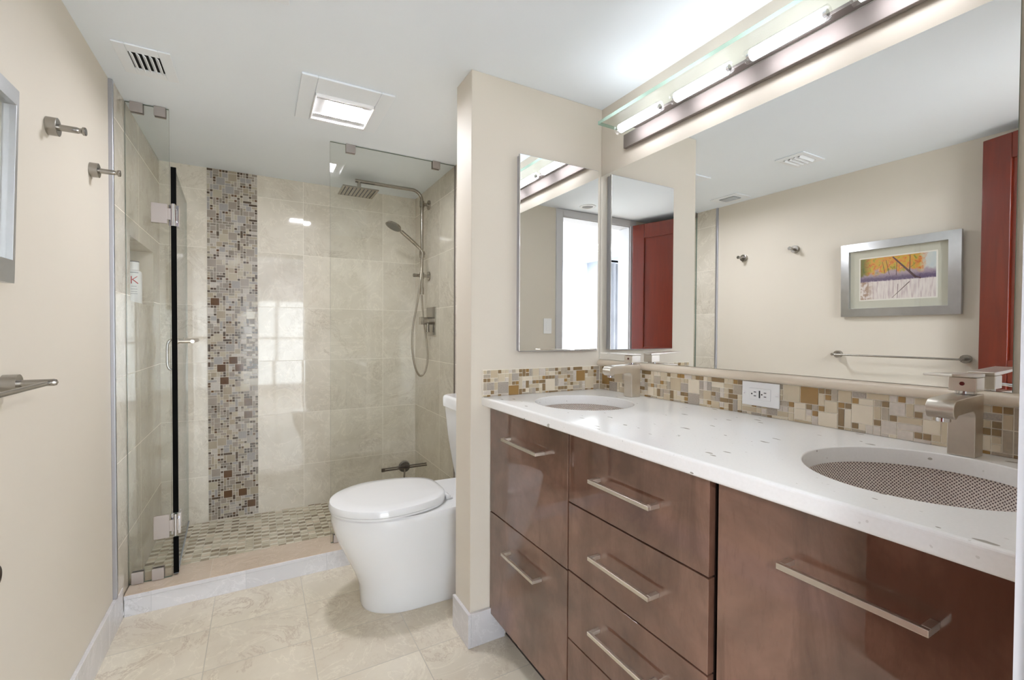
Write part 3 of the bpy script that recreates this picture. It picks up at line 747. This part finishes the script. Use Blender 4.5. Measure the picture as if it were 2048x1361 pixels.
# hand shower and hose
t = group('hand_shower', 'round headed hand shower on a slider with a looping metal hose', 'hand shower', (1.41, SY-.04, 1.68))
HY = SY-.035
b = B(); cyl(b, (1.415, SY, 1.635), (1.415, SY, 1.675), .018, n=24); cyl(b, (1.415, SY-.002, 1.655), (1.412, HY-.004, 1.655), .013, n=20); bm_obj('slider', b, M_SHOWERM, t)
b = B(); tube(b, smooth_path([(1.404, HY, 1.615), (1.404, HY, 1.665), (1.360, HY, 1.710), (1.300, HY-.002, 1.756), (1.268, HY-.004, 1.780)], 6), [.0105]*12+[.0115]*13, 18); bm_obj('handle', b, M_SHOWERM, t)
b = B(); cn = Vector((1.222, HY-.006, 1.806)); ax_ = Vector((-.42, -.10, -.90)).normalized()
cyl(b, cn-ax_*.008, cn+ax_*.006, .044, .052, n=44); cyl(b, cn-ax_*.014, cn-ax_*.008, .022, .044, n=44); bm_obj('spray_head', b, M_SHOWERM, t)
b = B(); cyl(b, cn+ax_*.0062, cn+ax_*.0072, .046, n=44); bm_obj('spray_face', b, simple('spray_face_grey', (96, 92, 84), .5), t)
b = B(); hp = [(1.404, HY, 1.62), (1.402, HY, 1.56), (1.393, HY-.01, 1.50), (1.383, HY-.015, 1.43), (1.367, HY-.02, 1.335), (1.340, HY-.025, 1.196), (1.333, HY-.025, 1.101), (1.338, HY-.025, 1.007), (1.358, HY-.025, .911), (1.39, HY-.02, .870), (1.423, HY-.015, .902), (1.440, HY-.01, .985), (1.434, HY-.005, 1.075), (1.424, HY, 1.165), (1.418, SY-.01, 1.28), (1.415, SY, 1.39)]
tube(b, smooth_path(hp, 6), .0062, 14); bm_obj('hose', b, simple('woven_metal_hose', (172, 164, 152), .3, 1., noise=.12, nscale=220), t)
# valve
t = group('shower_valve', 'square nickel shower valve with lever on the right shower wall', 'valve', (XR, 2.81, 1.22))
b = B(); box(b, XR-.008, XR-.0005, 2.728, 2.890, 1.132, 1.310); bm_obj('plate', b, M_SHOWERM, t, bevel=.0015)
b = B(); cyl(b, (XR-.008, 2.812, 1.222), (XR-.060, 2.812, 1.222), .024, n=32); box(b, XR-.078, XR-.060, 2.790, 2.834, 1.198, 1.246); kb = bm_obj('handle', b, M_SHOWERM, t, bevel=.0015)
b = B(); cyl(b, (XR-.030, 2.800, 1.205), (XR-.030, 2.800, 1.150), .009, .011, n=20); bm_obj('lever', b, M_SHOWERM, kb)

# squeegee on the glass
t = group('squeegee', 'dark slim squeegee held by a round suction cup on the glass behind the toilet', 'squeegee', (1.175, YG-.03, .42))
b = B(); cyl(b, (1.172, YG-.0005, .424), (1.172, YG-.016, .424), .031, .027, n=36); cyl(b, (1.172, YG-.016, .424), (1.172, YG-.020, .424), .006, n=16); bm_obj('suction_cup', b, simple('dark_grey_rubber', (84, 80, 70), .4), t)
b = B(); box(b, 1.048, 1.290, YG-.030, YG-.019, .4185, .4245); box(b, 1.050, 1.288, YG-.030, YG-.019, .430, .4345); box(b, 1.045, 1.062, YG-.031, YG-.0185, .4175, .4355); bm_obj('blade', b, simple('gunmetal', (96, 88, 78), .3, .7), t, bevel=.001)
b = B(); cyl(b, (1.168, YG-.024, .418), (1.158, YG-.024, .25), .0045, n=14); bm_obj('handle', b, M_SHOWERM, t)

# shampoo bottle in the niche
t = group('shampoo_bottle', 'white bottle with a red K standing in the shower niche', 'bottle', (-.042, 2.835, NZ0))
bx, by = -.042, 2.835
b = B(); rg = []
for z, r in ((0, .028), (.004, .031), (.085, .0315), (.150, .0315), (.160, .029), (.166, .020), (.168, .018)):
    rg.append([(bx+r*math.cos(2*PI*i/40), by+r*math.sin(2*PI*i/40), NZ0+.0008+z) for i in range(40)])
loft(b, rg); bm_obj('bottle_body', b, M_PLASTIC, t)
b = B(); cyl(b, (bx, by, NZ0+.169), (bx, by, NZ0+.207), .0205, n=36); cp = bm_obj('cap', b, M_PLASTIC, t, bevel=.001)
b = B(); cyl(b, (bx, by, NZ0+.2072), (bx, by, NZ0+.211), .0208, n=36); o = bm_obj('cap_top', b, simple('grey_cap_top', (110, 110, 112), .4), cp)
# the red K, wrapped on the side that faces the room
fdir = math.atan2(-(by-0.0), CAM.x-bx)
def stroke(bm, p, q, wdt, r=.0318):
    n = 6; dx, dz = q[0]-p[0], q[1]-p[1]; L = math.hypot(dx, dz); nx_, nz_ = -dz/L*wdt/2, dx/L*wdt/2
    A = []
    for i in range(n+1):
        s = i/n
        for k in (1, -1):
            u_ = p[0]+dx*s+nx_*k; z_ = p[1]+dz*s+nz_*k; a = fdir+u_/r
            A.append(bm.verts.new((bx+r*math.cos(a), by+r*math.sin(a), NZ0+.118+z_)))
    for i in range(n): bm.faces.new((A[2*i], A[2*i+1], A[2*i+3], A[2*i+2]))
b = B(); stroke(b, (-.010, -.018), (-.010, .018), .004); stroke(b, (-.008, 0.), (.013, .018), .003); stroke(b, (-.005, .002), (.016, -.017), .004)
bm_obj('letter_mark', b, simple('red_print', (190, 40, 46), .4), t)
for k, (z_, l_) in enumerate(((.036, .018), (-.030, .010), (-.044, .013), (-.056, .012), (-.066, .014))):
    b = B(); stroke(b, (-l_, z_), (l_, z_), .0022 if k else .004); bm_obj('small_print', b, simple('grey_print', (170, 172, 176), .5), t)

# ================================================================== LEFT WALL THINGS
def hook(y, z, label):
    t = group('robe_hook', label, 'hook', (0, y, z), 'robe hooks on the left wall')
    b = B(); cyl(b, (.0005, y, z), (.022, y, z), .0235, n=40); cyl(b, (.022, y, z), (.0225, y, z), .0235, .022, n=40); bm_obj('wall_disc', b, M_HOOK, t)
    b = B(); rg = []
    for x, r in ((.022, .0085), (.045, .0083), (.060, .0082), (.0625, .0075), (.066, .0065), (.0695, .0078), (.0715, .0110), (.0765, .0112), (.078, .0100)):
        rg.append([(x, y+r*math.cos(2*PI*i/28), z+r*math.sin(2*PI*i/28)) for i in range(28)])
    loft(b, rg); bm_obj('peg', b, M_HOOK, t)
hook(1.662, 1.694, 'brushed nickel robe hook on the left wall, nearer the picture')
hook(2.015, 1.687, 'brushed nickel robe hook on the left wall, nearer the shower')
t = group('towel_bar', 'brushed nickel towel bar on the left wall below the framed picture', 'towel bar', (0, 1.12, 1.032))
zt = 1.032
for y in (1.404, .846):
    b = B(); cyl(b, (.0005, y, zt), (.026, y, zt), .0205, n=40); cyl(b, (.026, y, zt), (.082, y, zt), .0080, n=28); cyl(b, (.082, y, zt), (.0865, y, zt), .0080, .0065, n=28); cyl(b, (.0865, y, zt), (.0885, y, zt), .003, n=16); bm_obj('post', b, M_HOOK, t)
b = B(); cyl(b, (.074, .846, zt-.001), (.074, 1.404, zt-.001), .0052, n=24); bm_obj('rail', b, M_HOOK, t)
# picture: leans slightly out at the top
t = group('framed_picture', 'silver framed watercolour landscape on the left wall above the towel bar', 'picture', (.006, 1.1255, 1.252), rot=(0, math.radians(1.6), 0))
PY, PZ = .262, .416   # half width, height (local y, z)
def pobj(name, bm, mats, **k):
    o = bm_obj(name, bm, mats, None, **k); o.parent = t; return o
b = B(); fwd_ = .032; bw = .046
O = [(-PY, 0), (PY, 0), (PY, PZ), (-PY, PZ)]; I = [(-PY+bw, bw), (PY-bw, bw), (PY-bw, PZ-bw), (-PY+bw, PZ-bw)]
Ov0 = [b.verts.new((0, y, z)) for y, z in O]; Ov1 = [b.verts.new((.020, y, z)) for y, z in O]
Iv1 = [b.verts.new((fwd_, y, z)) for y, z in I]; Iv0 = [b.verts.new((.010, y, z)) for y, z in I]; Ibk = [b.verts.new((0, y, z)) for y, z in I]
for A_, B_ in ((Ov0, Ov1), (Ov1, Iv1), (Iv1, Iv0), (Iv0, Ibk), (Ibk, Ov0)):
    for i in range(4): b.faces.new((A_[i], A_[(i+1) % 4], B_[(i+1) % 4], B_[i]))
pobj('frame', b, M_SATIN, bevel=.0008)
b = B(); box(b, .001, .010, -PY+bw, PY-bw, bw, PZ-bw); pobj('mat_board', b, simple('sage_mat', (205, 203, 186), .8, noise=.01))
def _art():
    m = NT('watercolour_paint'); tc = m.node('ShaderNodeTexCoord'); X = m.xyz(tc.outputs['Object']); y, z = X[1], X[2]
    # picture plane 0..1 ; seen from the room, +y (towards the shower) is on the right, mirrored in the big mirror
    u = m.math('DIVIDE', m.math('ADD', y, .165), .33); v = m.math('DIVIDE', m.math('SUBTRACT', z, .094), .228)
    q = m.comb(m.math('MULTIPLY', u, 1.8), v, 0.)
    n1 = m.noise(q, 9, 5, .6, .6); n2 = m.noise(q, 22, 4, .6, .4); n3 = m.noise(q, 4, 3)
    leaf = m.ramp(n1, [(.30, (120, 132, 54)), (.44, (206, 176, 60)), (.54, (224, 150, 62)), (.62, (206, 112, 46)), (.74, (238, 214, 150))])
    sky = m.mix(n3, (232, 226, 208), (176, 200, 214))
    lm = m.ramp(m.math('ADD', v, m.math('MULTIPLY', m.math('SUBTRACT', n3, .5), .5)), [(.60, 0.), (.68, 1.)])
    right_open = m.ramp(m.math('ADD', u, m.math('MULTIPLY', m.math('SUBTRACT', n1, .5), .25)), [(.10, 0.), (.20, 1.)])
    up_ = m.mix(right_open, sky, leaf)
    green = m.ramp(u, [(.84, 0.), (.95, 1.)]); up_ = m.mix(m.math('MULTIPLY', green, .8), up_, (74, 96, 44))
    mist = m.mix(n2, (198, 182, 186), (150, 130, 150)); c = m.mix(lm, mist, up_)
    bank = m.ramp(m.math('ADD', v, m.math('MULTIPLY', m.math('SUBTRACT', n2, .5), .16)), [(.42, 0.), (.45, 1.), (.50, 1.), (.60, 0.)])
    c = m.mix(m.math('MULTIPLY', bank, .85), c, (84, 66, 106))
    qs = m.comb(m.math('MULTIPLY', u, 26), m.math('MULTIPLY', v, 2), 0.); s_ = m.noise(qs, 1.4, 3)
    water = m.ramp(s_, [(.34, (202, 184, 184)), (.5, (228, 218, 212)), (.66, (238, 230, 222))])
    lw = m.math('MULTIPLY', m.ramp(u, [(.80, 0.), (.9, 1.)]), m.ramp(n1, [(.45, 0.), (.55, 1.)])); water = m.mix(m.math('MULTIPLY', lw, .7), water, (150, 104, 48))
    c = m.mix(m.math('LESS_THAN', v, .43), c, water)
    m.P(col=c, rough=.7); return m.m
b = B(); box(b, .010, .012, -.172, .172, .087, .329); pobj('paper', b, simple('white_paper', (236, 232, 222), .8, noise=.01))
b = B(); box(b, .0118, .0125, -.165, .165, .094, .322); art = pobj('painting', b, _art())
b = B()
def twig(a, c, w0, w1):
    (ya, za), (yb, zb_) = a, c; za = .094+(za-.117)*1.2527; zb_ = .094+(zb_-.117)*1.2527; d_ = Vector((yb-ya, zb_-za)).normalized(); nn_ = Vector((-d_.y, d_.x))
    vs = [b.verts.new((.0129, y_, z_)) for y_, z_ in ((ya+nn_.x*w0, za+nn_.y*w0), (ya-nn_.x*w0, za-nn_.y*w0), (yb-nn_.x*w1, zb_-nn_.y*w1), (yb+nn_.x*w1, zb_+nn_.y*w1))]; b.faces.new(vs)
twig((-.085, .200), (.015, .296), .0055, .003); twig((-.105, .196), (-.07, .210), .004, .003); twig((-.058, .225), (-.060, .298), .002, .0012); twig((0, .215), (-.004, .285), .0015, .001)
twig((.030, .220), (.045, .285), .0012, .001); twig((.05, .228), (.062, .28), .0012, .0008); twig((-.058, .185), (.018, .120), .002, .001); twig((-.008, .178), (-.006, .118), .0012, .0008); twig((-.062, .245), (-.085, .262), .001, .0006)
pobj('tree_strokes', b, simple('umber_paint', (92, 66, 70), .7))
b = B(); _, fcs = box(b, .020, .022, -PY+bw, PY-bw, bw, PZ-bw); pobj('picture_glass', b, glass_pane('picture_glass', (.99, .99, .99, 1)))
# dark round bumper at the photo's left edge
b = B(); cyl(b, (.0005, 1.306, .648), (.010, 1.306, .648), .036, .036, n=36); cyl(b, (.010, 1.306, .648), (.022, 1.306, .648), .030, .022, n=36)
tag(bm_obj('door_bumper', b, simple('dark_bronze', (60, 50, 42), .35, .6)), 'dark round wall bumper low on the left wall, at the left edge of the photo', 'bumper')

# ------------------------------------------------------------------ red door (open against the left wall)
hx, hy = .285, .125; ex, ey = .085, .775
ang = math.atan2(ey-hy, ex-hx)-PI/2
t = bpy.data.objects.new('door_1', None); COL.objects.link(t); t.location = (hx, hy, .008); t.rotation_euler = (0, 0, ang); t['kind'] = 'structure'
t['label'] = 'red brown wooden door standing open in front of the left wall'
DL = math.hypot(ex-hx, ey-hy); DHt = 2.035
b = B(); st = .105
for (y0_, y1_, z0_, z1_) in ((0, st, 0, DHt), (DL-st, DL, 0, DHt), (st, DL-st, 0, .2), (st, DL-st, DHt-.115, DHt), (st, DL-st, .92, 1.03)): box(b, -.018, .018, y0_, y1_, z0_, z1_)
o = bm_obj('door_frame', b, M_RED, None, bevel=.004); o.parent = t
b = B(); box(b, -.007, .007, st, DL-st, .2, .92); box(b, -.007, .007, st, DL-st, 1.03, DHt-.115); o = bm_obj('door_panel', b, M_RED, None); o.parent = t
b = B()
for s in (-1, 1):
    cyl(b, (s*.0185, DL-.062, .925), (s*.027, DL-.062, .925), .029, .027, n=36); cyl(b, (s*.027, DL-.062, .925), (s*.060, DL-.062, .925), .009, n=20)
    tube(b, smooth_path([(s*.060, DL-.062, .925), (s*.066, DL-.085, .926), (s*.066, DL-.13, .927), (s*.062, DL-.170, .924)], 5), .008, 14)
o = bm_obj('door_lever', b, M_CHROME, None); o.parent = t
# light switch on the doorway wall
t = group('light_switch', 'white rocker light switch beside the doorway, seen in the small mirror', 'switch', (1.125, FRONT, 1.20))
b = B(); box(b, 1.090, 1.160, FRONT+.0005, FRONT+.006, 1.143, 1.257); bm_obj('cover_plate', b, M_PLASTIC, t, bevel=.0015)
b = B(); box(b, 1.108, 1.142, FRONT+.006, FRONT+.009, 1.166, 1.234); bm_obj('rocker', b, M_PLASTIC, t, bevel=.001)

# ================================================================== THE BEDROOM BEHIND THE CAMERA
RX0, RX1, RY0, RY1, RC = -2.2, 2.9, -3.6, FRONT-.122, 2.42
M_BW = paint('cool_white_paint', (222, 224, 230))
b = B(); box(b, RX0, RX1, RY0-.1, RY1, -.1, -.001); struct('floor_bedroom', b, simple('pale_wood_floor', (196, 184, 168), .25, noise=.06, nscale=5))
b = B(); box(b, RX0, RX1, RY0, RY1, RC, RC+.1); struct('ceiling_bedroom', b, M_CEIL)
b = B(); box(b, RX0-.1, RX0, RY0, RY1, 0, RC); struct('wall_bedroom_left', b, paint('blue_grey_paint', (176, 182, 192)))
b = B(); box(b, RX1, RX1+.1, RY0, RY1, 0, RC); struct('wall_bedroom_right', b, M_BW)
b = B(); box(b, RX0, DX0, RY1-.02, RY1, 0, RC); box(b, DX1, RX1, RY1-.02, RY1, 0, RC); box(b, DX0, DX1, RY1-.02, RY1, DH, RC); struct('wall_bedroom_front', b, M_BW)
WX0, WX1, WZ0, WZ1 = -.62, 2.4, .06, 1.74
b = B(); box(b, RX0, WX0, RY0-.1, RY0, 0, RC); box(b, WX1, RX1, RY0-.1, RY0, 0, RC); box(b, WX0, WX1, RY0-.1, RY0, WZ1, RC); box(b, WX0, WX1, RY0-.1, RY0, 0, WZ0)
struct('wall_bedroom_window', b, M_BW)
t = bpy.data.objects.new('window_1', None); COL.objects.link(t); t.location = (0, RY0, WZ0); t['kind'] = 'structure'
b = B()
for x in (WX0, -.02, .42, .76, 1.4, WX1-.06): box(b, x, x+.055, RY0-.07, RY0-.01, WZ0, WZ1)
box(b, WX0, WX1, RY0-.07, RY0-.01, WZ0, WZ0+.06); box(b, WX0, WX1, RY0-.07, RY0-.01, WZ1-.06, WZ1); box(b, WX0, WX1, RY0-.07, RY0-.01, .95, .99)
bm_obj('window_frame', b, M_WHITE, t)
b = B(); box(b, WX0, WX1, RY0-.045, RY0-.035, WZ0, WZ1); bm_obj('window_pane', b, M_GLASS, t)
# curtain on a black rod, glimpsed through the doorway
t = group('window_curtain', 'pale grey curtain hanging from a black rod, glimpsed in the mirrored cabinet', 'curtain', (-.55, -1.05, 0))
b = B(); cyl(b, (-.9, -1.05, 1.975), (-.42, -1.05, 1.975), .012, n=16); bm_obj('rod', b, M_BLACK, t)
b = B(); pts = [(-.88+i*.0055, -1.05+.025*math.sin(i*.55)+.01*math.sin(i*.23)) for i in range(80)]
A_ = [b.verts.new((x, y, .02)) for x, y in pts]; B_ = [b.verts.new((x, y, 1.955)) for x, y in pts]
for i in range(79): f = b.faces.new((A_[i], A_[i+1], B_[i+1], B_[i])); f.smooth = True
o = bm_obj('drape', b, simple('pale_grey_cloth', (186, 186, 190), .8, noise=.1, nscale=5), t); sm = o.modifiers.new('thickness', 'SOLIDIFY'); sm.thickness = .004
